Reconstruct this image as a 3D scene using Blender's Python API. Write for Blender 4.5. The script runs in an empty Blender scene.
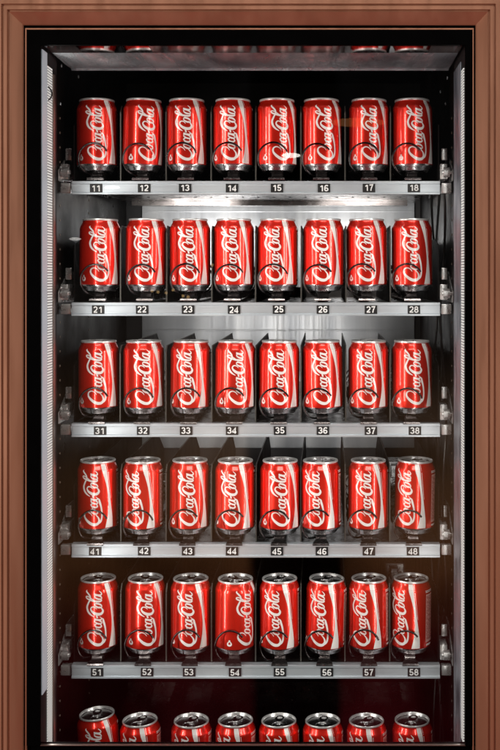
import bpy, bmesh, math, random
from mathutils import Vector, Matrix
random.seed(7)
PI = math.pi
R = math.radians
sc = bpy.context.scene
C = sc.collection

# ------------------------------------------------------------------ measures
S = 0.0017            # metres per photo pixel on the plane of the can axes (y = 0)
D = 1050 * S          # camera distance from that plane
CX, CZ = 0.1275, 0.17 # camera x and z


def X(px, Y=0.0):
    return CX + (px - 325) * (D + Y) / 1050


def Z(py, Y=0.0):
    return CZ + (275 - py) * (D + Y) / 1050


# ------------------------------------------------------------------ materials
def mat(name, col, metal=0.0, rough=0.5, coat=0.0, coat_rough=0.05, spec=0.5, emis=None, estr=0.0):
    m = bpy.data.materials.new(name)
    m.use_nodes = True
    b = m.node_tree.nodes['Principled BSDF']
    b.inputs['Base Color'].default_value = (*col, 1)
    b.inputs['Metallic'].default_value = metal
    b.inputs['Roughness'].default_value = rough
    b.inputs['Coat Weight'].default_value = coat
    b.inputs['Coat Roughness'].default_value = coat_rough
    b.inputs['Specular IOR Level'].default_value = spec
    if emis:
        b.inputs['Emission Color'].default_value = (*emis, 1)
        b.inputs['Emission Strength'].default_value = estr
    return m


def wear_and_sheen(m, scale=(20, 20, 20), bump=0.05, rlo=0.25, rhi=0.45, c0=None, c1=None, dist=0.001, detail=5, cscale=None):
    """noise driven roughness, bump and (optionally) colour in object coordinates"""
    nt = m.node_tree
    N, L = nt.nodes, nt.links
    b = N['Principled BSDF']
    tc = N.new('ShaderNodeTexCoord')
    mp = N.new('ShaderNodeMapping')
    mp.inputs['Scale'].default_value = scale
    L.new(tc.outputs['Object'], mp.inputs['Vector'])
    n = N.new('ShaderNodeTexNoise')
    n.inputs['Scale'].default_value = 1.0
    n.inputs['Detail'].default_value = detail
    L.new(mp.outputs['Vector'], n.inputs['Vector'])
    mr = N.new('ShaderNodeMapRange')
    mr.inputs['From Min'].default_value = 0.3
    mr.inputs['From Max'].default_value = 0.7
    mr.inputs['To Min'].default_value = rlo
    mr.inputs['To Max'].default_value = rhi
    L.new(n.outputs['Fac'], mr.inputs['Value'])
    L.new(mr.outputs['Result'], b.inputs['Roughness'])
    if bump:
        bp = N.new('ShaderNodeBump')
        bp.inputs['Strength'].default_value = bump
        bp.inputs['Distance'].default_value = dist
        L.new(n.outputs['Fac'], bp.inputs['Height'])
        L.new(bp.outputs['Normal'], b.inputs['Normal'])
    if c0:
        n2 = N.new('ShaderNodeTexNoise')
        n2.inputs['Detail'].default_value = 4
        mp2 = N.new('ShaderNodeMapping')
        mp2.inputs['Scale'].default_value = cscale or scale
        n2.inputs['Scale'].default_value = 1.0
        L.new(tc.outputs['Object'], mp2.inputs['Vector'])
        L.new(mp2.outputs['Vector'], n2.inputs['Vector'])
        cr = N.new('ShaderNodeValToRGB')
        cr.color_ramp.elements[0].position = 0.35
        cr.color_ramp.elements[0].color = (*c0, 1)
        cr.color_ramp.elements[1].position = 0.68
        cr.color_ramp.elements[1].color = (*c1, 1)
        L.new(n2.outputs['Fac'], cr.inputs['Fac'])
        L.new(cr.outputs['Color'], b.inputs['Base Color'])
    return m


M = {}
M['red'] = mat('red_lacquer', (0.90, 0.026, 0.012), metal=0.62, rough=0.27, coat=0.9, coat_rough=0.035)
M['white'] = mat('white_print', (0.88, 0.85, 0.83), metal=0.1, rough=0.35, coat=0.4, coat_rough=0.08)
M['pink'] = mat('small_print_panel', (0.75, 0.42, 0.38), metal=0.1, rough=0.4)
M['alu'] = wear_and_sheen(mat('can_aluminium', (0.74, 0.74, 0.75), metal=1.0, rough=0.25), (60, 60, 200), 0.02, 0.18, 0.32)
M['lid'] = wear_and_sheen(mat('lid_aluminium', (0.80, 0.80, 0.80), metal=0.6, rough=0.3), (60, 60, 200), 0.02, 0.22, 0.36)
M['copper'] = wear_and_sheen(mat('copper_anodised', (0.4, 0.17, 0.09), metal=0.5, rough=0.4), (70, 70, 6), 0.06, 0.3, 0.5,
                   (0.33, 0.155, 0.092), (0.41, 0.198, 0.12), cscale=(22, 22, 2.2))
M['black'] = wear_and_sheen(mat('black_print', (0.0004, 0.0004, 0.0005), rough=0.7, spec=0.02), (30, 30, 30), 0.0, 0.6, 0.8)
M['liner'] = wear_and_sheen(mat('dark_liner', (0.006, 0.005, 0.004), rough=0.4, spec=0.12), (12, 12, 12), 0.15, 0.25, 0.5,
                  (0.0015, 0.0012, 0.0012), (0.010, 0.007, 0.006), cscale=(6, 6, 4))
M['linerback'] = wear_and_sheen(mat('dark_rear_liner', (0.006, 0.004, 0.004), rough=0.6), (12, 12, 12), 0.1, 0.5, 0.7,
                      (0.004, 0.003, 0.003), (0.012, 0.008, 0.007), cscale=(5, 5, 5))
M['steel'] = wear_and_sheen(mat('brushed_steel_panel', (0.62, 0.63, 0.64), metal=0.4, rough=0.45), (160, 160, 1.5), 0.12, 0.3, 0.5,
                  (0.55, 0.56, 0.58), (0.78, 0.78, 0.78), dist=0.0006, cscale=(25, 25, 2))
M['rail'] = wear_and_sheen(mat('rail_aluminium', (0.72, 0.73, 0.74), metal=0.55, rough=0.4), (3, 60, 260), 0.05, 0.3, 0.48,
                 (0.54, 0.59, 0.64), (0.72, 0.78, 0.83), cscale=(6, 30, 40))
M['tray'] = wear_and_sheen(mat('galvanised_tray', (0.55, 0.54, 0.53), metal=0.9, rough=0.3), (25, 25, 25), 0.06, 0.15, 0.35,
                 (0.13, 0.115, 0.11), (0.22, 0.20, 0.19), cscale=(18, 18, 18))
M['divider'] = wear_and_sheen(mat('divider_sheet', (0.009, 0.008, 0.008), metal=0.0, rough=0.6, spec=0.08), (25, 25, 25), 0.04, 0.55, 0.7)
M['lit_edge'] = mat('divider_lit_edge', (0.10, 0.095, 0.085), metal=0.6, rough=0.45)  # paler strips put the lit look of the sheet edges into colour
M['chrome'] = mat('coil_wire', (0.06, 0.056, 0.056), metal=1.0, rough=0.2)
M['bracket'] = wear_and_sheen(mat('bracket_steel', (0.78, 0.78, 0.78), metal=0.7, rough=0.3), (90, 90, 90), 0.05, 0.2, 0.4)
M['ceiling'] = wear_and_sheen(mat('valance_steel_sheen', (0.62, 0.66, 0.72), metal=0.68, rough=0.4), (16, 4, 10), 0.9, 0.16, 0.36,
                    (0.22, 0.22, 0.25), (0.90, 0.95, 1.0), dist=0.02, cscale=(7, 5, 5))  # pale and dark patches put uneven reflections into the plate colour
M['mirror'] = mat('polished_strip', (0.75, 0.72, 0.72), metal=1.0, rough=0.04)
M['reflection_gap'] = mat('reflection_gap_trim', (0.05, 0.04, 0.04), metal=0.6, rough=0.12)  # trim darkened to end the can reflections outside the polished pieces
M['tag'] = mat('tag_black', (0.012, 0.012, 0.013), rough=0.45)
M['digit'] = mat('digit_white', (0.85, 0.85, 0.85), rough=0.5)
M['housing_glow'] = mat('led_housing', (0.42, 0.47, 0.53), rough=0.4, emis=(0.8, 0.9, 1.0), estr=0.12)  # slight glow added to pale plastic; the led tape is the source
M['post'] = wear_and_sheen(mat('post_steel', (0.42, 0.45, 0.50), metal=0.35, rough=0.35), (60, 60, 9), 0.2, 0.25, 0.5,
                 (0.09, 0.105, 0.13), (0.30, 0.33, 0.38), cscale=(40, 40, 14))
M['dark_plastic'] = mat('dark_plastic', (0.006, 0.005, 0.005), rough=0.5, spec=0.2)
M['cable'] = mat('cable_rubber', (0.01, 0.008, 0.008), rough=0.4)
M['dark_hole'] = mat('punched_hole', (0.02, 0.02, 0.02), rough=0.8)
M['hole_rim'] = mat('hole_rim', (0.20, 0.16, 0.13), metal=0.5, rough=0.5)
M['runner'] = wear_and_sheen(mat('runner_steel', (0.22, 0.20, 0.20), metal=0.95, rough=0.25), (90, 90, 90), 0.05, 0.15, 0.35)
M['lip'] = mat('lip_metal', (0.20, 0.15, 0.13), metal=0.8, rough=0.35)


def led_material(strength, dark=0.03):
    m = bpy.data.materials.new('led_tape')
    m.use_nodes = True
    nt = m.node_tree
    N, L = nt.nodes, nt.links
    b = N['Principled BSDF']
    b.inputs['Base Color'].default_value = (0.25, 0.26, 0.27, 1)
    b.inputs['Roughness'].default_value = 0.5
    tc = N.new('ShaderNodeTexCoord')
    sp = N.new('ShaderNodeSeparateXYZ')
    L.new(tc.outputs['Object'], sp.inputs[0])
    mu = N.new('ShaderNodeMath'); mu.operation = 'MULTIPLY'
    mu.inputs[1].default_value = 1 / 0.0041
    L.new(sp.outputs['Z'], mu.inputs[0])
    fr = N.new('ShaderNodeMath'); fr.operation = 'FRACT'
    L.new(mu.outputs[0], fr.inputs[0])
    gt = N.new('ShaderNodeMath'); gt.operation = 'GREATER_THAN'
    gt.inputs[1].default_value = 0.42
    L.new(fr.outputs[0], gt.inputs[0])
    mr = N.new('ShaderNodeMapRange')
    mr.inputs['To Min'].default_value = strength * dark
    mr.inputs['To Max'].default_value = strength
    L.new(gt.outputs[0], mr.inputs['Value'])
    L.new(mr.outputs['Result'], b.inputs['Emission Strength'])
    b.inputs['Emission Color'].default_value = (1.0, 0.98, 0.93, 1)
    return m


M['led_left'] = led_material(0.55)
M['led_right'] = led_material(0.55)


def glass_material():
    m = bpy.data.materials.new('window_glass')
    m.use_nodes = True
    nt = m.node_tree
    N, L = nt.nodes, nt.links
    N.remove(N['Principled BSDF'])
    out = N['Material Output']
    tr = N.new('ShaderNodeBsdfTransparent')
    tr.inputs['Color'].default_value = (0.97, 0.975, 0.97, 1)
    gl = N.new('ShaderNodeBsdfGlossy')
    gl.inputs['Roughness'].default_value = 0.0
    fr = N.new('ShaderNodeFresnel')
    geo = N.new('ShaderNodeNewGeometry')
    mr = N.new('ShaderNodeMapRange')
    mr.inputs['To Min'].default_value = 1.5
    mr.inputs['To Max'].default_value = 1 / 1.5
    L.new(geo.outputs['Backfacing'], mr.inputs['Value'])
    L.new(mr.outputs['Result'], fr.inputs['IOR'])
    mx = N.new('ShaderNodeMixShader')
    L.new(fr.outputs[0], mx.inputs[0])
    L.new(tr.outputs[0], mx.inputs[1])
    L.new(gl.outputs[0], mx.inputs[2])
    L.new(mx.outputs[0], out.inputs['Surface'])
    return m


M['glass'] = glass_material()


# ------------------------------------------------------------------ mesh helpers
def link(o):
    C.objects.link(o)
    return o


def finish(name, bm, mats, parent=None, smooth=False, loc=(0, 0, 0), angle=35):
    bmesh.ops.recalc_face_normals(bm, faces=bm.faces)
    me = bpy.data.meshes.new(name)
    bm.to_mesh(me)
    bm.free()
    if not isinstance(mats, (list, tuple)):
        mats = [mats]
    for m in mats:
        me.materials.append(m)
    if smooth:
        for p in me.polygons:
            p.use_smooth = True
        me.set_sharp_from_angle(angle=R(angle))
    o = bpy.data.objects.new(name, me)
    link(o)
    o.location = loc
    if parent:
        o.parent = parent
    return o


def empty(name, label, cat, loc=(0, 0, 0), group=None):
    o = bpy.data.objects.new(name, None)
    o.empty_display_size = 0.02
    link(o)
    o.location = loc
    o['label'] = label
    o['category'] = cat
    if group:
        o['group'] = group
    return o


def box(bm, x0, x1, y0, y1, z0, z1, bev=0.0, mi=0):
    ret = bmesh.ops.create_cube(bm, size=1.0)
    vs = ret['verts']
    for v in vs:
        v.co = Vector(((x0 + x1) / 2 + v.co.x * (x1 - x0), (y0 + y1) / 2 + v.co.y * (y1 - y0), (z0 + z1) / 2 + v.co.z * (z1 - z0)))
    fs = set(f for v in vs for f in v.link_faces)
    for f in fs:
        f.material_index = mi
    if bev > 0:
        es = list(set(e for v in vs for e in v.link_edges))
        bmesh.ops.bevel(bm, geom=es, offset=bev, segments=2, affect='EDGES', profile=0.5)


def prism_x(bm, prof, x0, x1, mi=0):
    """closed (y,z) profile extruded along x"""
    a = [bm.verts.new((x0, y, z)) for y, z in prof]
    b = [bm.verts.new((x1, y, z)) for y, z in prof]
    n = len(prof)
    for i in range(n):
        f = bm.faces.new((a[i], a[(i + 1) % n], b[(i + 1) % n], b[i])); f.material_index = mi
    f = bm.faces.new(a); f.material_index = mi
    f = bm.faces.new(b); f.material_index = mi


def prism(bm, pts, d):
    """closed 3D polygon extruded by vector d"""
    d = Vector(d)
    a = [bm.verts.new(Vector(p)) for p in pts]
    b = [bm.verts.new(Vector(p) + d) for p in pts]
    n = len(pts)
    for i in range(n):
        bm.faces.new((a[i], a[(i + 1) % n], b[(i + 1) % n], b[i]))
    bm.faces.new(a)
    bm.faces.new(b)


def lathe(bm, prof, seg=64, mi=0, cx=0, cy=0, cz=0, cap0=False, cap1=False):
    rings = []
    for r, z in prof:
        if r < 1e-6:
            rings.append([bm.verts.new((cx, cy, cz + z))])
        else:
            rings.append([bm.verts.new((cx + r * math.cos(2 * PI * k / seg), cy + r * math.sin(2 * PI * k / seg), cz + z)) for k in range(seg)])
    for a, b in zip(rings[:-1], rings[1:]):
        for k in range(seg):
            k2 = (k + 1) % seg
            if len(a) == 1 and len(b) == 1:
                continue
            if len(a) == 1:
                f = bm.faces.new((a[0], b[k2], b[k]))
            elif len(b) == 1:
                f = bm.faces.new((a[k], a[k2], b[0]))
            else:
                f = bm.faces.new((a[k], a[k2], b[k2], b[k]))
            f.material_index = mi


def tube(bm, pts, r, seg=8, mi=0):
    pts = [Vector(p) for p in pts]
    rings = []
    up = Vector((0, 0, 1))
    for i, p in enumerate(pts):
        t = (pts[min(i + 1, len(pts) - 1)] - pts[max(i - 1, 0)]).normalized()
        n = t.cross(up)
        if n.length < 1e-3:
            n = t.cross(Vector((0, 1, 0)))
        if rings and n.dot(last) < 0:
            n = -n
        n.normalize()
        last = n
        b = t.cross(n)
        rings.append([bm.verts.new(p + (n * math.cos(2 * PI * k / seg) + b * math.sin(2 * PI * k / seg)) * r) for k in range(seg)])
    for a, b in zip(rings[:-1], rings[1:]):
        for k in range(seg):
            f = bm.faces.new((a[k], a[(k + 1) % seg], b[(k + 1) % seg], b[k]))
            f.material_index = mi
    bm.faces.new(rings[0]); bm.faces.new(rings[-1])


# ------------------------------------------------------------------ the can
RAD = 0.033


def can_r(z):
    """outer radius of the painted wall at height z (mm in, mm out)"""
    pts = [(11, 32.6), (12.5, 33.0), (104, 33.0), (107, 32.5), (110, 31.3), (113, 29.8), (116, 28.4), (118.4, 27.8)]
    if z <= pts[0][0]:
        return pts[0][1]
    for (a, ra), (b, rb) in zip(pts[:-1], pts[1:]):
        if z <= b:
            t = (z - a) / (b - a)
            return ra + (rb - ra) * t
    return pts[-1][1]


def crom(pts, n=8):
    out = []
    P = [pts[0]] + list(pts) + [pts[-1]]
    for i in range(1, len(P) - 2):
        p0, p1, p2, p3 = P[i - 1], P[i], P[i + 1], P[i + 2]
        for k in range(n):
            t = k / n
            out.append(tuple(0.5 * ((2 * b) + (-a + c) * t + (2 * a - 5 * b + 4 * c - d) * t * t + (-a + 3 * b - 3 * c + d) * t ** 3)
                             for a, b, c, d in zip(p0, p1, p2, p3)))
    out.append(tuple(pts[-1]))
    return out


def loop(cx, cy, rx, ry, slant, w0, w1, n=12):
    pts = []
    for k in range(n + 1):
        a = PI / 2 + 2 * PI * k / n
        x, y = rx * math.cos(a), ry * math.sin(a)
        pts.append((cx + x + slant * y, cy + y, w0 + (w1 - w0) * abs(math.cos(a))))
    return pts


STROKES = [
    # first capital
    [(19, 16.5, .8), (23.5, 20, 1.6), (25.5, 25.5, 2.2), (22.5, 30.5, 2.8), (16, 30.5, 3.4), (9, 24.5, 4.8), (4.2, 16.5, 5.6), (4.2, 9, 5.0), (9, 5.2, 3.8), (15.5, 6.2, 2.6), (21.5, 11, 1.4)],
    # long tail under the first word
    [(4.5, 9.5, 3.6), (8, 3.2, 3.4), (15, .6, 3.0), (25, .4, 2.8), (35, 1.8, 3.2), (43, 4.0, 3.8), (48, 5.2, 2.6), (50.5, 8, .8)],
    loop(26.5, 13.2, 3.3, 6.0, .32, 1.4, 3.2),
    [(28.5, 18, .9), (32, 16, 1.0), (34.5, 17.5, 1.0)],
    [(40.5, 16.2, 2.4), (39, 19, 2.0), (35.6, 16.5, 2.6), (34.0, 11.5, 3.2), (36, 7.8, 2.4), (41, 10.5, 1.0)],
    loop(44.0, 13.2, 3.1, 5.9, .32, 1.4, 3.0),
    [(49.6, 19.4, 2.8), (47.6, 13, 3.0), (47.8, 8.6, 2.6), (50.5, 8.0, 1.4), (53.0, 11, .8)],
    # hyphen
    [(50.8, 14.6, 2.2), (53, 15.2, 3.0), (55.4, 16.4, 2.0)],
    # second capital
    [(66.5, 15.5, .8), (70, 19, 1.8), (70.5, 23.5, 2.2), (66.5, 25.8, 2.6), (61.5, 22.5, 4.2), (57.8, 15.5, 5.4), (58, 8.6, 4.8), (62.4, 5.4, 3.6), (67.5, 7.5, 2.2), (71, 11, 1.2)],
    # flourish over the second word
    [(53.5, 20.5, 1.0), (57, 26, 2.8), (62.5, 30.8, 3.8), (70, 32.6, 3.6), (77.5, 30.0, 3.0), (84, 26.8, 2.6), (89, 27.0, 2.6), (93, 29.8, 3.0), (97.5, 34.0, 2.4), (99.5, 33.0, .8)],
    loop(72.8, 13.2, 3.2, 6.0, .32, 1.4, 3.2),
    [(75.5, 17, .9), (79, 17, 1.2), (84, 23, 1.6), (88.6, 30.5, 2.0), (88.0, 34.5, 2.0), (84.8, 32.0, 2.8), (81.6, 22.5, 3.4), (80.0, 12.5, 3.4), (81.2, 8.0, 2.6), (85, 10, 1.0)],
    loop(87.4, 13.2, 3.1, 5.9, .32, 1.4, 3.0),
    [(93.2, 19.6, 2.8), (91.2, 13, 3.0), (91.4, 8.6, 2.6), (94.5, 8.0, 1.8), (98.5, 12, .8)],
]


def build_can_body():
    bm = bmesh.new()
    prof = [(32.6, 11), (33.0, 12.5)] + [(33.0, z) for z in (30, 50, 70, 90, 104)] + [(32.8, 105.6), (32.4, 107.2), (31.9, 108.8), (31.3, 110), (30.5, 111.6), (29.8, 113), (29.0, 114.7), (28.4, 116), (27.9, 117.6), (27.8, 118.4)]
    lathe(bm, [(r / 1000, z / 1000) for r, z in prof], 72, 0)

    def put(theta, z, eps):     # theta in radians from the front (-y) towards +x, z in mm
        r = (can_r(z) + eps) / 1000
        return bm.verts.new((r * math.sin(theta), -r * math.cos(theta), z / 1000))

    def ribbon(rows, eps, mi, nw=2):
        """rows: list of (theta0, z0, theta1, z1)"""
        prev = None
        for t0, z0, t1, z1 in rows:
            cur = [put(t0 + (t1 - t0) * k / nw, z0 + (z1 - z0) * k / nw, eps) for k in range(nw + 1)]
            if prev:
                for k in range(nw):
                    f = bm.faces.new((prev[k], prev[k + 1], cur[k + 1], cur[k]))
                    f.material_index = mi
            prev = cur

    K = 0.945
    for base in (0.0, PI):
        for i, st in enumerate(STROKES):
            pts = crom(st, 6)
            rows = []
            for j, (u, v, w) in enumerate(pts):
                a = pts[max(j - 1, 0)]
                b = pts[min(j + 1, len(pts) - 1)]
                dx, dy = b[0] - a[0], b[1] - a[1]
                l = math.hypot(dx, dy) or 1
                nx, ny = -dy / l, dx / l
                h = max(w, 0.6) * 0.465
                e = []
                for s in (-1, 1):
                    uu, vv = u + s * nx * h, v + s * ny * h
                    e += [base - (vv - 17) * K / 33.0, 15.0 + uu * K]
                rows.append(tuple(e))
            ribbon(rows, 0.12 + 0.012 * i, 1)
        # white wave
        wv = [(118, 26, 41), (112, 27, 42), (105, 29.5, 42.5), (95, 35, 44.5), (80, 41.5, 48), (65, 45, 51.5), (55, 46.5, 54), (45, 46.5, 56.5), (35, 45, 59), (25, 42, 61), (12, 37, 61.5)]
        rows = []
        for z, a, b in crom(wv, 5):
            rows.append((base + R(a), z, base + R(b), z))
        ribbon(rows, 0.10, 1, 6)
        rows = []
        for z, a, b in crom([(118, 44, 45), (100, 46.5, 47.6), (80, 50.5, 51.5), (60, 54.5, 55.4)], 5):
            rows.append((base + R(a), z, base + R(b), z))
        ribbon(rows, 0.10, 1, 1)
        # little bottle mark
        for eps, mi, k in ((0.12, 1, 1.0), (0.2, 0, 0.42)):
            rows = []
            for j in range(13):
                t = j / 12
                z = 22 + (t - 0.5) * 10.5 * k
                w = (0.35 + 0.65 * math.sin(PI * min(1, t * 1.35)) ** .6 if t < .74 else 0.36) * 4.2 * k * (1.0 if 0 < j < 12 else 0.6)
                rows.append((base + R(-47) - w / 33, z, base + R(-47) + w / 33, z))
            ribbon(rows, eps, mi, 2)
    # small print panel
    ribbon([(R(82), z, R(128), z) for z in (20, 40, 60, 80, 100)], 0.09, 2, 12)
    rnd = random.Random(3)
    for k in range(17):
        z0 = 24
        th = R(84.5 + k * 2.5)
        while z0 < 96:
            ln = rnd.uniform(3, 9)
            ribbon([(th, z0, th + R(1.2), z0), (th, min(z0 + ln, 97), th + R(1.2), min(z0 + ln, 97))], 0.15, 0, 1)
            z0 += ln + rnd.uniform(1.0, 2.4)
    # title bars above and below the panel
    ribbon([(R(80), z, R(116), z) for z in (103, 106.5)], 0.1, 1, 10)
    ribbon([(R(84), z, R(110), z) for z in (14, 17)], 0.1, 1, 8)
    me = finish('body', bm, [M['red'], M['white'], M['pink']], None, True)
    return me


def recalc_skip(name, bm, mats, parent):
    return finish(name, bm, mats, parent, True)


CAN_GROUP = 'soft drink cans standing on the machine shelves'
can0 = empty('soft_drink_can', 'x', 'can', (0, 0, 0), CAN_GROUP)
body0 = build_can_body(); body0.parent = can0
bm = bmesh.new()
lathe(bm, [(r / 1000, z / 1000) for r, z in [(0, 6), (12, 5), (20, 2), (23.6, 0), (25.2, .2), (26.0, 1.5), (27.5, 4), (30.2, 7.2), (31.8, 9), (32.6, 11.0)]], 64)
finish('base', bm, M['alu'], can0, True, angle=60)
bm = bmesh.new()
lathe(bm, [(r / 1000, z / 1000) for r, z in [(27.8, 118.4), (28.2, 118.8), (28.75, 119.3), (28.8, 121), (28.3, 121.9), (27.6, 122), (27.1, 121.4), (26.6, 118), (25.6, 116.4), (24.6, 116.6), (24.0, 117.8), (23, 118), (0, 118.2)]], 64)
# pressed mouth outline and rivet
lathe(bm, [(.0035, 0), (.0035, .0012), (.0028, .0017), (0, .0018)], 20, cz=.1182)
ring = [(.0 + .0095 * math.cos(a), -.0115 + .0085 * math.sin(a), .1184) for a in [2 * PI * k / 28 for k in range(29)]]
tube(bm, ring, .00035, 6)
for f in bm.faces:
    cm = f.calc_center_median()
    f.material_index = 0 if math.hypot(cm.x, cm.y) > .0262 or cm.z > .119 else 1
lid0 = finish('lid', bm, [M['lid'], M['alu']], can0, True, angle=40)
bm = bmesh.new()
outer = [(.0078 * math.cos(a) * (1.0 if math.sin(a) > 0 else .82), .006 + .0125 * math.sin(a)) for a in [2 * PI * k / 32 for k in range(32)]]
inner = [(.0045 * math.cos(a), .0105 + .0048 * math.sin(a)) for a in [2 * PI * k / 32 for k in range(32)]]
vs = {}
for nm, zz in (('t', .1208), ('b', .1198)):
    vs[nm + 'o'] = [bm.verts.new((x, y, zz)) for x, y in outer]
    vs[nm + 'i'] = [bm.verts.new((x, y, zz)) for x, y in inner]
for k in range(32):
    q = (k + 1) % 32
    bm.faces.new((vs['to'][k], vs['to'][q], vs['ti'][q], vs['ti'][k]))
    bm.faces.new((vs['bo'][k], vs['bi'][k], vs['bi'][q], vs['bo'][q]))
    bm.faces.new((vs['to'][k], vs['bo'][k], vs['bo'][q], vs['to'][q]))
    bm.faces.new((vs['ti'][k], vs['ti'][q], vs['bi'][q], vs['bi'][k]))
tab0 = finish('pull_tab', bm, M['alu'], lid0, True)


def copy_tree(o, parent=None):
    c = o.copy()
    C.objects.link(c)
    c.parent = parent
    for ch in list(o.children):
        copy_tree(ch, c)
    return c


CANX = [[97.4, 142, 187, 233, 277, 322, 368.5, 412.5],
        [99.6, 146, 190.5, 234, 277.5, 323.5, 367, 412],
        [98.8, 144, 190.3, 235, 279, 323, 368.5, 411.5],
        [97.7, 143, 189.5, 235, 280, 321, 368, 414],
        [98, 145, 191, 235, 280, 325, 369, 410.5],
        [101, 142, 191, 236, 279.5, 323, 367, 413]]
OFF = [[-1, 4.5, -2, -3.5, 4, 4, 2, 4.5],
       [-1, -3, -2.5, -3, -4, -2.5, -1, 0],
       [-2.5, 0, -5, 2, -1, -1, -2, 3],
       [-5.5, -9, -2, -5, 0, -6.5, -3, -9],
       [-2, 1, -4, 10, -6, -7, -8, -11],
       [-2, -9, -8, -10, -3, -4, -9, -4]]
BASEY = [172.3, 291, 412, 531, 649, 791]
RAILY = [181, 302.5, 423.5, 544, 665, None]
RY = -0.030                     # front face of the shelf rails
BASEZ = [Z(b) for b in BASEY]
RAILZ = [Z(b, RY) for b in RAILY[:5]] + [BASEZ[5] - 0.016]
ROWN = ['top', 'second', 'third', 'fourth', 'fifth', 'bottom']
ORD = ['first', 'second', 'third', 'fourth', 'fifth', 'sixth', 'seventh', 'eighth']
LEAN = {(5, 0): (0.0, -3.5), (0, 1): (0, 1.5), (5, 1): (0, -1.8), (4, 5): (0, 1.4), (3, 7): (0, 1.2)}
WIDE = 1.035
first = True
for r in range(6):
    for c in range(8):
        o = can0 if first else copy_tree(can0)
        first = False
        px = CANX[r][c]
        ang = math.asin(max(-.97, min(.97, OFF[r][c] / 19.4))) + math.atan((325 - px) / 1050)
        ex, ey = LEAN.get((r, c), (random.uniform(-.5, .5), random.uniform(-.6, .6)))
        lift = 0.0
        if (r, c) == (5, 0):
            lift = 0.011
        o.location = (X(px), 0.0 + (random.uniform(-.002, .003) if r else 0), BASEZ[r] + lift)
        o.rotation_euler = (Matrix.Rotation(R(ey), 4, 'Y') @ Matrix.Rotation(R(ex), 4, 'X') @ Matrix.Rotation(ang, 4, 'Z')).to_euler()
        o.scale = (WIDE, WIDE, 1)
        if r < 5:
            o['label'] = 'red soft drink can standing directly above number tag %d%d on the %s shelf' % (r + 1, c + 1, ROWN[r])
        else:
            o['label'] = 'red soft drink can cut off by the bottom edge, %s from left, below tag 5%d' % (ORD[c], c + 1)
        o['group'] = CAN_GROUP

# ------------------------------------------------------------------ shelves
XL, XR = X(71.5, RY), X(440, RY)
BACK = 0.50
TAGX = [[96, 144, 185, 232, 277, 324, 369, 414], [98, 142, 188, 234, 279, 323, 371, 414], [100, 143, 186, 232, 280, 323, 371, 415],
        [95, 144, 188, 232, 277, 322, 369, 413], [97, 147, 189, 235, 280, 327, 369, 414], [98, 144, 188, 233, 279, 323, 369, 413]]
DIVX = [120.5, 166.5, 211.5, 256, 301, 345.5, 390]

# prototypes (meshes only)
def rail_mesh():
    bm = bmesh.new()
    # local z=0 is the rail top, y=0 its front face
    prof = [(0.0, -0.0005), (0.0, -0.0045), (0.0018, -0.0055), (0.0018, -0.0185), (-0.0005, -0.0195), (-0.0005, -0.0222), (0.008, -0.0225), (0.010, -0.0215), (0.010, -0.003), (0.014, -0.002), (0.014, 0.0), (0.0008, 0.0)]
    prism_x(bm, prof, XL, XR)
    return finish('price_rail', bm, M['rail'])


def tray_mesh():
    bm = bmesh.new()
    prism_x(bm, [(0.0145, -0.0028), (BACK, -0.0028), (BACK, 0.02), (BACK - .0015, 0.02), (BACK - .0015, -0.0012), (0.0145, -0.0012)], XL + .001, XR - .001)
    # folded underside channel
    box(bm, XL + .02, XR - .02, 0.10, 0.13, -0.012, -0.0031)
    box(bm, XL + .02, XR - .02, BACK - .06, BACK - .03, -0.012, -0.0031)
    # punched slots seen from below
    x = XL + 0.03
    k = 0
    while x < XR - 0.02:
        for yy in (0.045, 0.20, 0.33):
            bmesh.ops.create_circle(bm, cap_ends=True, segments=10, radius=0.003, matrix=Matrix.Translation((x + (0.012 if yy > .3 else 0), yy, -0.0034)) @ Matrix.Diagonal((1.0, 2.2, 1, 1)))
        x += 0.0312
        k += 1
    o = finish('tray', bm, [M['tray'], M['dark_hole']])
    for p in o.data.polygons:
        if len(p.vertices) == 10:
            p.material_index = 1
    return o


def divider_mesh():
    bm = bmesh.new()
    h = 0.128
    pts = [(-.0006, 0.016, -0.0008), (-.0006, 0.016, h - .012), (-.0006, 0.026, h), (-.0006, 0.40, h), (-.0006, BACK - .01, h - .05), (-.0006, BACK - .01, -0.0008)]
    prism(bm, pts, (.0012, 0, 0))
    o = finish('divider', bm, M['divider'])
    bm = bmesh.new()
    box(bm, -.0011, .0011, .0146, .0161, 0.0005, h - .012, .0003)
    prism(bm, [(-.0010, .0262, h + .0002), (-.0010, .40, h + .0002), (-.0010, .40, h + .0012), (-.0010, .0262, h + .0012)], (.0020, 0, 0))
    prism(bm, [(-.0010, .0150, h - .0118), (-.0010, .0258, h + .0002), (-.0010, .0258, h + .0014), (-.0010, .0140, h - .0106)], (.0020, 0, 0))
    e = finish('divider_edge', bm, M['lit_edge'], o)
    bm = bmesh.new()
    return o


def side_mesh(sx):
    """end plate of the shelf with roller block"""
    bm = bmesh.new()
    prism(bm, [(0, 0.016, -.0008), (0, 0.016, .096), (0, 0.07, .108), (0, BACK - .01, .108), (0, BACK - .01, -.0008)], (.0014 * sx, 0, 0))
    return finish('side_plate', bm, M['divider'])


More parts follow.
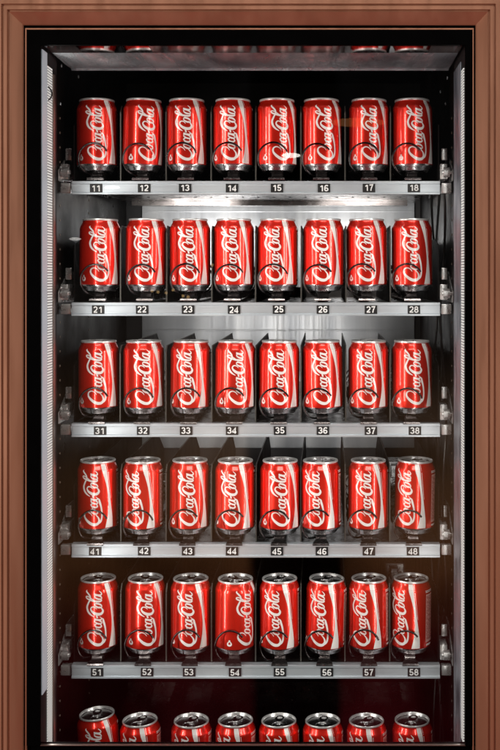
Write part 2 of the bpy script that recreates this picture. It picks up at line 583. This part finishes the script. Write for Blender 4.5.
def bracket_mesh(sx):
    bm = bmesh.new()
    # carriage that runs on the wall rail: clamp block, roller, end cap, strap rising to the rear
    a, b = (0.0015, 0.0215) if sx > 0 else (-0.0215, -0.0015)
    box(bm, a, a + (b - a) * .62 if sx > 0 else a + (b - a) * .62, 0.012, 0.06, 0.004, 0.030, .0012)
    box(bm, min(a, b) + .0015, max(a, b) - .0015, 0.006, 0.020, -0.020, -0.003, .0012)
    prism(bm, [((b if sx > 0 else a), -0.004, 0.0), ((b if sx > 0 else a), -0.004, .018), ((b if sx > 0 else a), 0.060, .052), ((b if sx > 0 else a), .40, .052), ((b if sx > 0 else a), .40, .0), ], (-.0012 * sx, 0, 0))
    cyl = bmesh.ops.create_cone(bm, cap_ends=True, segments=20, radius1=.0085, radius2=.0085, depth=.010)
    for v in cyl['verts']:
        v.co = Vector(((a + b) / 2 + v.co.z, 0.006 + v.co.y, .015 + v.co.x))
    cyl = bmesh.ops.create_cone(bm, cap_ends=True, segments=12, radius1=.0035, radius2=.0035, depth=.016)
    for v in cyl['verts']:
        v.co = Vector(((a + b) / 2 + v.co.z, 0.006 + v.co.y, .015 + v.co.x))
    box(bm, (a + b) / 2 - .006, (a + b) / 2 + .004, 0.030, 0.034, .038, .058, .001)
    return finish('carriage_bracket', bm, M['bracket'], None, True)


def coil_mesh():
    bm = bmesh.new()
    rr = 0.0268
    pts = []
    pitch = 0.082
    tmax = 45 + 360 * 5.6
    t = 32
    while t < tmax:
        n_, f_ = divmod(t - 225, 360)
        y = -0.0395 if t < 225 else -0.0395 + pitch * n_ + pitch * min(1, f_ / 90)
        q = rr * (0.90 + 0.10 * min(1, (t - 32) / 70))
        pts.append((q * math.cos(R(t)), y, q * math.sin(R(t))))
        t += 9
    tube(bm, pts, .0016, 8)
    return finish('spiral_coil', bm, M['chrome'], None, True, angle=80)


def support_mesh():
    """raised runner the can stands on, with a flared front tab; local z = 0 is the top of the runner"""
    bm = bmesh.new()
    w = .0095
    box(bm, -w, w, -0.012, BACK - .03, -.0024, -.0002, .0004)
    box(bm, -w, -w + .0012, -0.008, BACK - .03, -.0140, -.0026)
    box(bm, w - .0012, w, -0.008, BACK - .03, -.0140, -.0026)
    # curved waist going down and flaring out to the tab that rests on the rail
    rows = [(-.0122, -.0012, .0095), (-.0150, -.0022, .0094), (-.0175, -.0045, .0088), (-.0190, -.0075, .0084), (-.0215, -.0100, .0095), (-.0270, -.0118, .0125), (-.0335, -.0125, .0135), (-.0345, -.0150, .0138)]
    pv = None
    for y, z, hw in rows:
        cur = [bm.verts.new((-hw, y, z)), bm.verts.new((hw, y, z)), bm.verts.new((hw, y + .0006, z - .0011)), bm.verts.new((-hw, y + .0006, z - .0011))]
        if pv:
            for k in range(4):
                bm.faces.new((pv[k], pv[(k + 1) % 4], cur[(k + 1) % 4], cur[k]))
        else:
            bm.faces.new(cur)
        pv = cur
    bm.faces.new(pv[::-1])
    return finish('can_runner', bm, M['runner'], None, True, angle=50)


def arc(cx, cy, rx, ry, a0, a1, n=14):
    return [(cx + rx * math.cos(R(a0 + (a1 - a0) * k / n)), cy + ry * math.sin(R(a0 + (a1 - a0) * k / n))) for k in range(n + 1)]


# plain grotesque numerals on a cell 0.58 wide and 1 high (stroke centre lines)
GLYPH = {
    '1': [[(.10, .70), (.22, .76), (.33, .90)], [(.36, .915), (.36, 0)]],
    '2': [arc(.29, .68, .20, .235, 165, -30) + [(.36, .38), (.18, .22), (.09, .085)], [(.06, .085), (.53, .085)]],
    '3': [arc(.27, .70, .19, .215, 160, -75) + [(.24, .50)], [(.24, .50)] + arc(.27, .29, .22, .205, 80, -165)],
    '4': [[(.40, 0), (.40, .92), (.07, .32), (.07, .265)], [(.05, .24), (.55, .24)]],
    '5': [[(.50, .91), (.15, .91), (.10, .50)] , [(.10, .50)] + arc(.28, .31, .215, .225, 130, -160)],
    '6': [arc(.29, .30, .205, .215, 0, 360, 22), [(.50, .80), (.42, .90), (.30, .915), (.17, .85), (.10, .65), (.087, .40), (.10, .27)]],
    '7': [[(.04, .91), (.50, .91), (.36, .62), (.26, .30), (.22, 0)]],
    '8': [arc(.29, .70, .17, .205, 0, 360, 22), arc(.29, .285, .21, .215, 0, 360, 22)],
}


def digit_mesh(txt):
    bm = bmesh.new()
    H, W = .0108, .0078
    lay = 0
    for i, ch in enumerate(txt):
        ox = -W * 1.02 + i * W * 1.04 + (.0006 if ch == '1' else .0)
        for line in GLYPH[ch]:
            lay += 1
            pts = [Vector((ox + x * .0128, y * H - H / 2)) for x, y in line]
            hw = .00098
            rows = []
            for k, p in enumerate(pts):
                a, b = pts[max(k - 1, 0)], pts[min(k + 1, len(pts) - 1)]
                t = (b - a)
                t = t.normalized() if t.length > 1e-9 else Vector((1, 0))
                n_ = Vector((-t.y, t.x))
                m_ = hw
                if 0 < k < len(pts) - 1:
                    d1, d2 = (pts[k] - pts[k - 1]), (pts[k + 1] - pts[k])
                    if d1.length > 1e-9 and d2.length > 1e-9:
                        cs = max(-1, min(1, d1.normalized().dot(d2.normalized())))
                        m_ = hw / max(.6, math.cos(math.acos(cs) / 2))
                z = .00008 * lay
                rows.append([bm.verts.new((p.x + n_.x * m_, p.y + n_.y * m_, z)), bm.verts.new((p.x - n_.x * m_, p.y - n_.y * m_, z))])
            for a, b in zip(rows[:-1], rows[1:]):
                bm.faces.new((a[0], a[1], b[1], b[0]))
    me = bpy.data.meshes.new('digits')
    bm.to_mesh(me)
    bm.free()
    me.materials.append(M['digit'])
    return me


proto = {'rail': rail_mesh(), 'tray': tray_mesh(), 'div': divider_mesh(), 'sl': side_mesh(-1), 'sr': side_mesh(1),
         'bl': bracket_mesh(-1), 'br': bracket_mesh(1), 'coil': coil_mesh(), 'run': support_mesh()}
bm = bmesh.new()
box(bm, -.0104, .0104, -.0006, .0014, -.0085, .0085, .0003)
proto['tag'] = finish('number_tag', bm, M['tag'])


def inst(key, parent, loc):
    o = proto[key].copy()
    C.objects.link(o)
    o.parent = parent
    o.location = loc
    for ch in proto[key].children:
        k = ch.copy(); C.objects.link(k); k.parent = o
    return o


SG = 'pull-out shelves inside the vending machine'
SL = ['metal shelf at the top with number tags 11 to 18',
      'metal shelf second from the top with number tags 21 to 28',
      'metal shelf in the middle with number tags 31 to 38',
      'metal shelf with number tags 41 to 48, in front of dark lower interior',
      'lowest complete metal shelf with number tags 51 to 58',
      '']
for r in range(6):
    if r == 5:
        sh = empty('shelf', 'hidden lowest shelf under the cut-off bottom row of cans', 'shelf', (0, RY, RAILZ[r]), SG)
    else:
        sh = empty('shelf', SL[r], 'shelf', (0, RY, RAILZ[r]), SG)
    inst('tray', sh, (0, 0, 0))
    if r == 5:
        for c in range(8):
            inst('run', sh, (X(CANX[r][c]), -RY, BASEZ[r] - RAILZ[r]))
        continue
    inst('rail', sh, (0, 0, 0))
    inst('sl', sh, (XL + .0012, 0, 0)); inst('sr', sh, (XR - .0012, 0, 0))
    inst('bl', sh, (XL, 0, 0)); inst('br', sh, (XR, 0, 0))
    for d in DIVX:
        inst('div', sh, (X(d, -.015) + random.uniform(-.001, .001), 0, 0))
    G = BASEZ[r] - RAILZ[r]
    for c in range(8):
        cx = X(CANX[r][c])
        q = inst('coil', sh, (X(CANX[r][c] - 3.6, -.0395) + random.uniform(-.001, .001), -RY, G + .0185 + random.uniform(-.001, .001)))
        q.rotation_euler = (0, R(random.uniform(-9, 9)), 0)
        q = inst('run', sh, (.5 * cx + .5 * X(CANX[r][c] - 1, -.035) + random.uniform(-.001, .001), -RY, G))
        if (r, c) in ((0, 0),):
            q.location.x += .001
        tg = inst('tag', sh, (X(TAGX[r][c], RY), 0.0009, -.0117 + random.uniform(-.0006, .0006)))
        dg = bpy.data.objects.new('digits', digit_mesh('%d%d' % (r + 1, c + 1)))
        link(dg)
        dg.parent = tg
        dg.location = (0, -.0009, 0)
        dg.rotation_euler = (R(90), 0, 0)
        if random.random() < .4:
            tg.rotation_euler = (0, R(random.uniform(-1.5, 1.5)), 0)
for k, o in proto.items():
    for ch in list(o.children):
        bpy.data.objects.remove(ch)
    bpy.data.objects.remove(o)

# ------------------------------------------------------------------ the machine
vm = empty('vending_machine', 'tall vending machine with copper door frame around a glass window', 'vending machine', (0, 0, -1.0))


def part(name, bm, m, smooth=False, parent=None, angle=35):
    o = finish(name, bm, m, None, smooth, angle=angle)
    if parent is None:
        o.parent = vm
        o.matrix_parent_inverse = Matrix.Translation((0, 0, 1.0))
    else:
        o.parent = parent
    return o


GY = -0.255                       # window pane plane
WL, WR = X(58, -.03), X(453, -.03)      # cabinet side walls
YB = 0.57
TOP, BOT = 0.60, -0.86
# copper door frame, mitred sweep
FY = -0.262
fx0, fx1, fz1, fz0 = X(23.5, FY), X(475.5, FY), Z(25.5, FY), -0.80
prof = [(0, -.250), (0, -.2635), (.0012, -.2650), (.0155, -.2790), (.0160, -.2768), (.0180, -.2768), (.0185, -.2805), (.0235, -.2805), (.0240, -.2785), (.0256, -.2785), (.0262, -.2822), (.0345, -.2822), (.0350, -.2806), (.0362, -.2806), (.0368, -.2830), (.055, -.2830), (.056, -.282), (.056, -.24), (.03, -.24)]
bm = bmesh.new()
rings = []
for sx, sz in ((-1, -1), (-1, 1), (1, 1), (1, -1)):
    x0 = fx0 if sx < 0 else fx1
    z0 = fz0 if sz < 0 else fz1
    rings.append([bm.verts.new((x0 + sx * d, y, z0 + sz * d)) for d, y in prof])
n = len(prof)
for k in range(4):
    a, b = rings[k], rings[(k + 1) % 4]
    for i in range(n):
        bm.faces.new((a[i], a[(i + 1) % n], b[(i + 1) % n], b[i]))
part('door_frame', bm, M['copper'], False)
# thin inner bead
bm = bmesh.new()
t = .0028
ix0, ix1, iz1 = X(25.1, -.26), X(473.7, -.26), Z(28.3, -.26)
box(bm, ix0, ix0 + .0021, -.2605, -.256, fz0, iz1)
box(bm, ix1 - .0016, ix1, -.2605, -.256, fz0, iz1)
box(bm, ix0 + .0022, ix1 - .0017, -.2605, -.256, iz1 - .0022, iz1)
part('window_bead', bm, M['copper'])
# glass pane
bm = bmesh.new()
box(bm, fx0 + .001, fx1 - .001, GY, GY + .004, Z(745.5, GY) + .001, fz1 - .001)
part('window_pane', bm, M['glass'])
# black printed border, 4 separate bars joined as one part (behind the glass)
by0, by1 = GY - .005, GY - .0006
bx0, bx1, bz1 = X(41, GY), X(464.8, GY), Z(46, GY)
bm = bmesh.new()
box(bm, fx0 - .01, bx0, by0, by1, Z(744, GY), fz1 + .01)
box(bm, bx1, fx1 + .01, by0, by1, Z(744, GY), fz1 + .01)
box(bm, bx0, bx1, by0, by1, bz1, fz1 + .01)
part('window_border', bm, M['black'])
# lower lip and black lower door panel
lz = Z(745.6, GY)
bm = bmesh.new()
box(bm, bx0 - .001, bx1 + .001, GY - .001, GY + .004, lz, lz + .0013, .0004)
part('window_sill', bm, M['lip'])
bm = bmesh.new()
box(bm, fx0 + .0005, fx1 - .0005, GY + .0006, GY + .014, fz0 - .01, lz - .0004)
part('lower_door_panel', bm, M['black'])

# door jambs
JL, JR = X(41, -.24), CX + .2059
def sidepy(p, Xw):                 # depth on a side wall at which photo column p falls
    return (Xw - CX) * 1050 / (p - 325) - D
bm = bmesh.new()
box(bm, JL - .014, JL, -.2425, -.150, -.80, bz1 + .03)
part('door_jamb', bm, M['dark_plastic'])
bm = bmesh.new()
box(bm, JR, JR + .010, -.2425, -.112, -.80, bz1 + .03)
part('door_jamb', bm, M['dark_plastic'])
# left: white light housing, led tape
h = bmesh.new()
ya, yb = sidepy(41.2, JL), sidepy(46, JL)
box(h, JL + .0002, JL + .002, ya, yb, Z(690, -.22), Z(52, -.22), .0004)
part('light_housing', h, M['housing_glow'])
h = bmesh.new()
ya, yb = sidepy(46.7, JL), sidepy(51.3, JL)
box(h, JL + .0002, JL + .0016, ya, yb, Z(744, -.19), Z(68, -.19))
part('led_strip', h, M['led_left'])
ya, yb = sidepy(52.2, JL), sidepy(54, JL)
h = bmesh.new()
box(h, JL + .0002, JL + .002, ya, yb, -.78, Z(75, -.17), .0003)
part('jamb_trim', h, M['lip'])
# right: steel post and led tape
h = bmesh.new()
ya, yb = sidepy(461.8, JR), sidepy(455.2, JR)
box(h, JR - .0022, JR - .0002, ya, yb, -.78, Z(69, -.15), .0005)
part('jamb_trim', h, M['post'])
h = bmesh.new()
ya, yb = sidepy(464.4, JR), sidepy(462.2, JR)
box(h, JR - .0016, JR - .0002, ya, yb, Z(740, -.22), Z(70, -.22))
part('led_strip', h, M['led_right'])
h = bmesh.new()
# narrow bright edge behind the post
box(h, WR - .004, WR - .0005, -.100, -.086, -.80, Z(82, -.09), .0006)
part('wall_rail', h, M['post'])

# cabinet liner: side walls, back wall, ceiling, floor
bm = bmesh.new(); box(bm, WL - .02, WL, -.149, YB + .02, BOT, TOP)
wl = part('side_wall', bm, M['liner'])
bm = bmesh.new(); box(bm, WR, WR + .02, -.111, YB + .02, BOT, TOP)
wr = part('side_wall', bm, M['liner'])
bm = bmesh.new(); box(bm, WL + .0005, WR - .0005, YB, YB + .02, BOT + .0005, TOP - .0005)
part('back_wall', bm, M['linerback'])
bm = bmesh.new(); box(bm, WL - .02, WR + .02, -.240, YB + .02, TOP + .0005, TOP + .02)
part('cabinet_top', bm, M['liner'])
bm = bmesh.new(); box(bm, WL - .02, WR + .02, -.235, YB + .02, BOT - .02, BOT - .0005)
part('cabinet_floor', bm, M['liner'])
# outer shell
bm = bmesh.new()
ox0, ox1, oz0, oz1 = fx0 - .052, fx1 + .052, -.95, fz1 + .055
box(bm, ox0, ox0 + .004, -.236, YB + .06, oz0, oz1)
box(bm, ox1 - .004, ox1, -.236, YB + .06, oz0, oz1)
box(bm, ox0 + .0045, ox1 - .0045, -.236, YB + .06, oz1 + .022, oz1 + .026)
box(bm, ox0 + .0045, ox1 - .0045, -.236, YB + .06, oz0, oz0 + .004)
box(bm, ox0 + .0045, ox1 - .0045, YB + .056, YB + .06, oz0 + .005, oz1 + .021)
part('cabinet_shell', bm, M['dark_plastic'])

# steel rear panel with folded seams
px0, px1 = X(143, YB), X(414, YB)
pz1, pz0 = .375, Z(447, YB)
bm = bmesh.new()
box(bm, px0, px1, YB - .014, YB - .001, pz0, pz1, .002)
for z in (Z(212, YB), Z(330, YB)):
    box(bm, px0 + .004, px1 - .004, YB - .0165, YB - .0145, z - .002, z + .002, .0006)
part('rear_panel', bm, M['steel'], True)
# steel ceiling plate with polished front edge
cz = 0.5066
bm = bmesh.new()
jx0, jx1 = JL + .004, JR - .004
N_ = 24
rows = []
for i, (yy, zz) in enumerate([(-.1935, cz), (-.15, cz - .0008), (-.11, cz - .0014), (-.09, cz - .0008), (-.074, cz - .0002), (-.070, cz - .0030), (-.068, cz + .012)]):
    rows.append([bm.verts.new((jx0 + (jx1 - jx0) * k / N_, yy, zz)) for k in range(N_ + 1)])
for a, b in zip(rows[:-1], rows[1:]):
    for k in range(N_):
        bm.faces.new((a[k], a[k + 1], b[k + 1], b[k]))
bmesh.ops.solidify(bm, geom=bm.faces[:], thickness=-.001)
part('ceiling_plate', bm, M['ceiling'], True)
bm = bmesh.new()
box(bm, X(80, -.215), X(151, -.215), -.241, -.1940, cz - .0002, cz + .002)
box(bm, X(351, -.215), X(429, -.215), -.241, -.1940, cz - .0002, cz + .002)
part('ceiling_trim', bm, M['mirror'])
bm = bmesh.new()
box(bm, jx0, X(80, -.215) - .0005, -.241, -.1940, cz - .0002, cz + .002)
box(bm, X(151, -.215) + .0005, X(351, -.215) - .0005, -.241, -.1940, cz - .0002, cz + .002)
box(bm, X(429, -.215) + .0005, jx1, -.241, -.1940, cz - .0002, cz + .002)
part('ceiling_trim', bm, M['reflection_gap'])
# punched holes and screws on the side walls
bm = bmesh.new()
z = -.62
while z < .44:
    for Y in (-.03 + .012, .20):
        m4 = Matrix.Translation((WL + .0006, Y, z)) @ Matrix.Rotation(R(90), 4, 'Y')
        bmesh.ops.create_cone(bm, cap_ends=True, segments=10, radius1=.0022, radius2=.0018, depth=.001, matrix=m4)
        m4 = Matrix.Translation((WR - .0006, Y, z)) @ Matrix.Rotation(R(90), 4, 'Y')
        bmesh.ops.create_cone(bm, cap_ends=True, segments=10, radius1=.0022, radius2=.0018, depth=.001, matrix=m4)
    z += .0245
part('punched_strip', bm, M['hole_rim'])
bm = bmesh.new()
for (px_, py_, wx, yy) in ((78, 77, 0, -.04), (60, 104, 0, -.12), (61, 66, 0, -.13)):
    bmesh.ops.create_uvsphere(bm, u_segments=10, v_segments=6, radius=.003, matrix=Matrix.Translation((WL + .001, sidepy(px_, WL) if px_ > 58 else -.02, Z(py_, sidepy(px_, WL)))) @ Matrix.Diagonal((.4, 1, 1, 1)))
for (px_, py_) in ((448, 78), (441, 92), (446, 104)):
    bmesh.ops.create_uvsphere(bm, u_segments=10, v_segments=6, radius=.0032, matrix=Matrix.Translation((WR - .001, sidepy(px_, WR), Z(py_, sidepy(px_, WR)))) @ Matrix.Diagonal((.4, 1, 1, 1)))
part('screw', bm, M['rail'], True)
# cable loop over the light housing, and harness at the right rear
bm = bmesh.new()
pts = [(41.2, 58), (42.5, 62), (42.3, 72), (41.3, 76), (40.2, 80), (41, 83), (45, 84.5), (49, 88), (51, 93), (49.5, 98), (45, 100.5), (40, 100)]
tube(bm, [Vector((X(a, -.21 - .0), -.205, Z(b, -.21))) for a, b in crom(pts, 4)], .0011, 8)
part('door_cable', bm, M['cable'], True)
bm = bmesh.new()
for k, (pa, dx) in enumerate(((448, 0), (446, 4), (443, -2))):
    pts = []
    for i in range(30):
        t_ = i / 29
        pts.append((WR - .006 - .004 * (k + 1) + .004 * math.sin(t_ * 21 + k * 2), .02 + .035 * k + .02 * math.sin(t_ * 9 + k), .33 - t_ * 1.05))
    tube(bm, pts, .0022, 6)
part('wiring_harness', bm, M['cable'], True)
# motor modules at the rear of the lower right column
bm = bmesh.new()
for z in (RAILZ[3] + .03, RAILZ[4] + .03, RAILZ[4] - .12):
    box(bm, WR - .10, WR - .055, .30, .35, z - .0, z + .05, .004)
    box(bm, WR - .085, WR - .07, .28, .2995, z + .02, z + .045, .002)
part('rear_connector', bm, M['bracket'])

# ------------------------------------------------------------------ lights
def area(name, loc, target, sx, sy, power, col, shape='RECTANGLE'):
    l = bpy.data.lights.new(name, 'AREA')
    l.shape = shape
    l.size = sx
    l.size_y = sy
    l.energy = power
    l.color = col
    o = bpy.data.objects.new(name, l)
    link(o)
    o.location = loc
    o.rotation_euler = (Vector(target) - Vector(loc)).to_track_quat('-Z', 'Y').to_euler()
    return o


# the two light tubes inside the door, left and right
lh = .62
area('door_light', (JL + .006, -.196, -.02), (JL + 1, -.10, -.02), .012, 1.0, 5.0, (1.0, .97, .92)).rotation_euler
for o in C.objects:
    pass


def tube_light(name, x, y, z0, z1, dirx, diry, power, w=.010, col=(1, .97, .92)):
    l = bpy.data.lights.new(name, 'AREA')
    l.shape = 'RECTANGLE'
    l.size = w
    l.size_y = z1 - z0
    l.energy = power
    l.color = col
    o = bpy.data.objects.new(name, l)
    link(o)
    o.location = (x, y, (z0 + z1) / 2)
    d = Vector((dirx, diry, 0)).normalized()
    zax = -d
    yax = Vector((0, 0, 1))
    xax = yax.cross(zax)
    o.rotation_euler = Matrix((xax, yax, zax)).transposed().to_euler()
    return o


bpy.data.objects.remove(bpy.data.objects['door_light'])
tube_light('door_light_tube', JL + .0035, sidepy(49, JL), -.52, .492, 1, .15, 1.45)
tube_light('door_light_tube', JR - .0035, sidepy(463.4, JR) , -.52, .492, -1, .15, 1.15)

# room light from behind and beside the camera
area('room_light', (-1.75, -2.0, .15), (0, 0, 0), 0.34, 1.7, 25, (1.0, .93, .86))
area('room_light', (1.75, -2.0, .25), (0, 0, 0), .26, 1.5, 18, (1.0, .93, .86))
area('room_light', (0.1, -2.2, 2.0), (0, 0, -.2), 1.6, .5, 22, (1.0, .94, .88))


area('rear_panel_fill', (-.15, .22, .26), (-.15, 1, .26), .14, .1, .42, (1, .98, .97))  # unseen fill lamps added to brighten the rear panel
area('rear_panel_fill', (.0, .15, -.09), (.0, 1, -.09), .5, .34, .85, (1, .98, .97))
area('rear_panel_fill', (.20, .22, .26), (.20, 1, .26), .14, .1, .33, (1, .98, .97))

for o in C.objects:
    if o.name.startswith('rear_panel_fill'):
        o.data.spread = R(95)

# lamps of the room mirrored in the pane
def reflected(px_, py_, w, h_, rad, col, Ym=-4.0):
    path = (D + GY) + (GY - Ym)
    loc = Vector((CX + (px_ - 325) / 1050 * path, Ym, CZ + (275 - py_) / 1050 * path))
    sx, sy = w / 1050 * path, h_ / 1050 * path
    l = area('ceiling_lamp', loc, (loc.x, 0, loc.z), sx, sy, rad * PI * PI * sx * sy / 4, col, 'ELLIPSE')
    return l


reflected(291, 155.5, 19, 5, 9, (1, .97, .9))
reflected(112, 187.5, 16, 3.5, 4, (1, .97, .95))
reflected(75, 239, 12, 3, 4, (1, .97, .92))
reflected(358, 122.5, 56, 9, .9, (1, .33, .10))
for a_, b_ in ((152, 291), (158, 292), (166, 293), (173, 290), (188, 297), (183, 296), (212, 265)):
    reflected(a_, b_, 3.2, 3.2, 2.5, (1, .62, .25))

# ------------------------------------------------------------------ world: dim warm room
w = bpy.data.worlds.new('World')
sc.world = w
w.use_nodes = True
nt = w.node_tree
N, L = nt.nodes, nt.links
bg = N['Background']
tc = N.new('ShaderNodeTexCoord')
sp = N.new('ShaderNodeSeparateXYZ')
L.new(tc.outputs['Generated'], sp.inputs[0])
cr = N.new('ShaderNodeValToRGB')
e = cr.color_ramp.elements
e[0].position = 0.30; e[0].color = (.22, .008, .02, 1)
e[1].position = 0.60; e[1].color = (.012, .012, .013, 1)
for p_, c_ in ((.335, (.2, .02, .02, 1)), (.37, (.36, .14, .055, 1)), (.42, (.30, .16, .085, 1)), (.465, (.07, .05, .04, 1)), (.50, (.018, .016, .015, 1))):
    x = e.new(p_); x.color = c_
mr = N.new('ShaderNodeMapRange')
mr.inputs['From Min'].default_value = -1
mr.inputs['From Max'].default_value = 1
L.new(sp.outputs['Z'], mr.inputs['Value'])
L.new(mr.outputs['Result'], cr.inputs['Fac'])
nz = N.new('ShaderNodeTexNoise')
nz.inputs['Scale'].default_value = 7
nz.inputs['Detail'].default_value = 3
L.new(tc.outputs['Generated'], nz.inputs['Vector'])
mr2 = N.new('ShaderNodeMapRange')
mr2.inputs['From Min'].default_value = .35
mr2.inputs['From Max'].default_value = .65
mr2.inputs['To Min'].default_value = .25
mr2.inputs['To Max'].default_value = 1.5
L.new(nz.outputs['Fac'], mr2.inputs['Value'])
L.new(cr.outputs['Color'], bg.inputs['Color'])
# the dark shape of whoever stands in front of the machine, seen only as a gap in the warm room
dv = N.new('ShaderNodeMath'); dv.operation = 'DIVIDE'
ng = N.new('ShaderNodeMath'); ng.operation = 'MULTIPLY'; ng.inputs[1].default_value = -1
L.new(sp.outputs['Y'], ng.inputs[0])
L.new(sp.outputs['X'], dv.inputs[0]); L.new(ng.outputs[0], dv.inputs[1])
ad = N.new('ShaderNodeMath'); ad.operation = 'ADD'; ad.inputs[1].default_value = .028
L.new(dv.outputs[0], ad.inputs[0])
wb = N.new('ShaderNodeMath'); wb.operation = 'MULTIPLY_ADD'; wb.inputs[1].default_value = .03
L.new(nz.outputs['Fac'], wb.inputs[0]); L.new(ad.outputs[0], wb.inputs[2])
ab = N.new('ShaderNodeMath'); ab.operation = 'ABSOLUTE'
sb = N.new('ShaderNodeMath'); sb.operation = 'SUBTRACT'; sb.inputs[1].default_value = .015
L.new(wb.outputs[0], sb.inputs[0]); L.new(sb.outputs[0], ab.inputs[0])
m3 = N.new('ShaderNodeMapRange'); m3.interpolation_type = 'SMOOTHSTEP'
m3.inputs['From Min'].default_value = .036; m3.inputs['From Max'].default_value = .048
m3.inputs['To Min'].default_value = .06; m3.inputs['To Max'].default_value = 1
L.new(ab.outputs[0], m3.inputs['Value'])
pm = N.new('ShaderNodeMath'); pm.operation = 'MULTIPLY'
L.new(m3.outputs['Result'], pm.inputs[0]); L.new(mr2.outputs['Result'], pm.inputs[1])
L.new(pm.outputs[0], bg.inputs['Strength'])

# ------------------------------------------------------------------ camera
cam = bpy.data.cameras.new('Camera')
cam.sensor_fit = 'HORIZONTAL'
cam.sensor_width = 36
cam.lens = 1050 / 500 * 36
cam.shift_x = (250 - 325) / 500
cam.shift_y = -(375 - 275) / 500
cam.clip_start = .05
cam.clip_end = 100
co = bpy.data.objects.new('Camera', cam)
link(co)
co.location = (CX, -D, CZ)
co.rotation_euler = (R(90), 0, 0)
sc.camera = co

sc.view_settings.view_transform = 'Standard'
sc.view_settings.look = 'None'
sc.view_settings.exposure = 0.25
sc.view_settings.gamma = 1
sc.cycles.max_bounces = 8
sc.cycles.transparent_max_bounces = 12
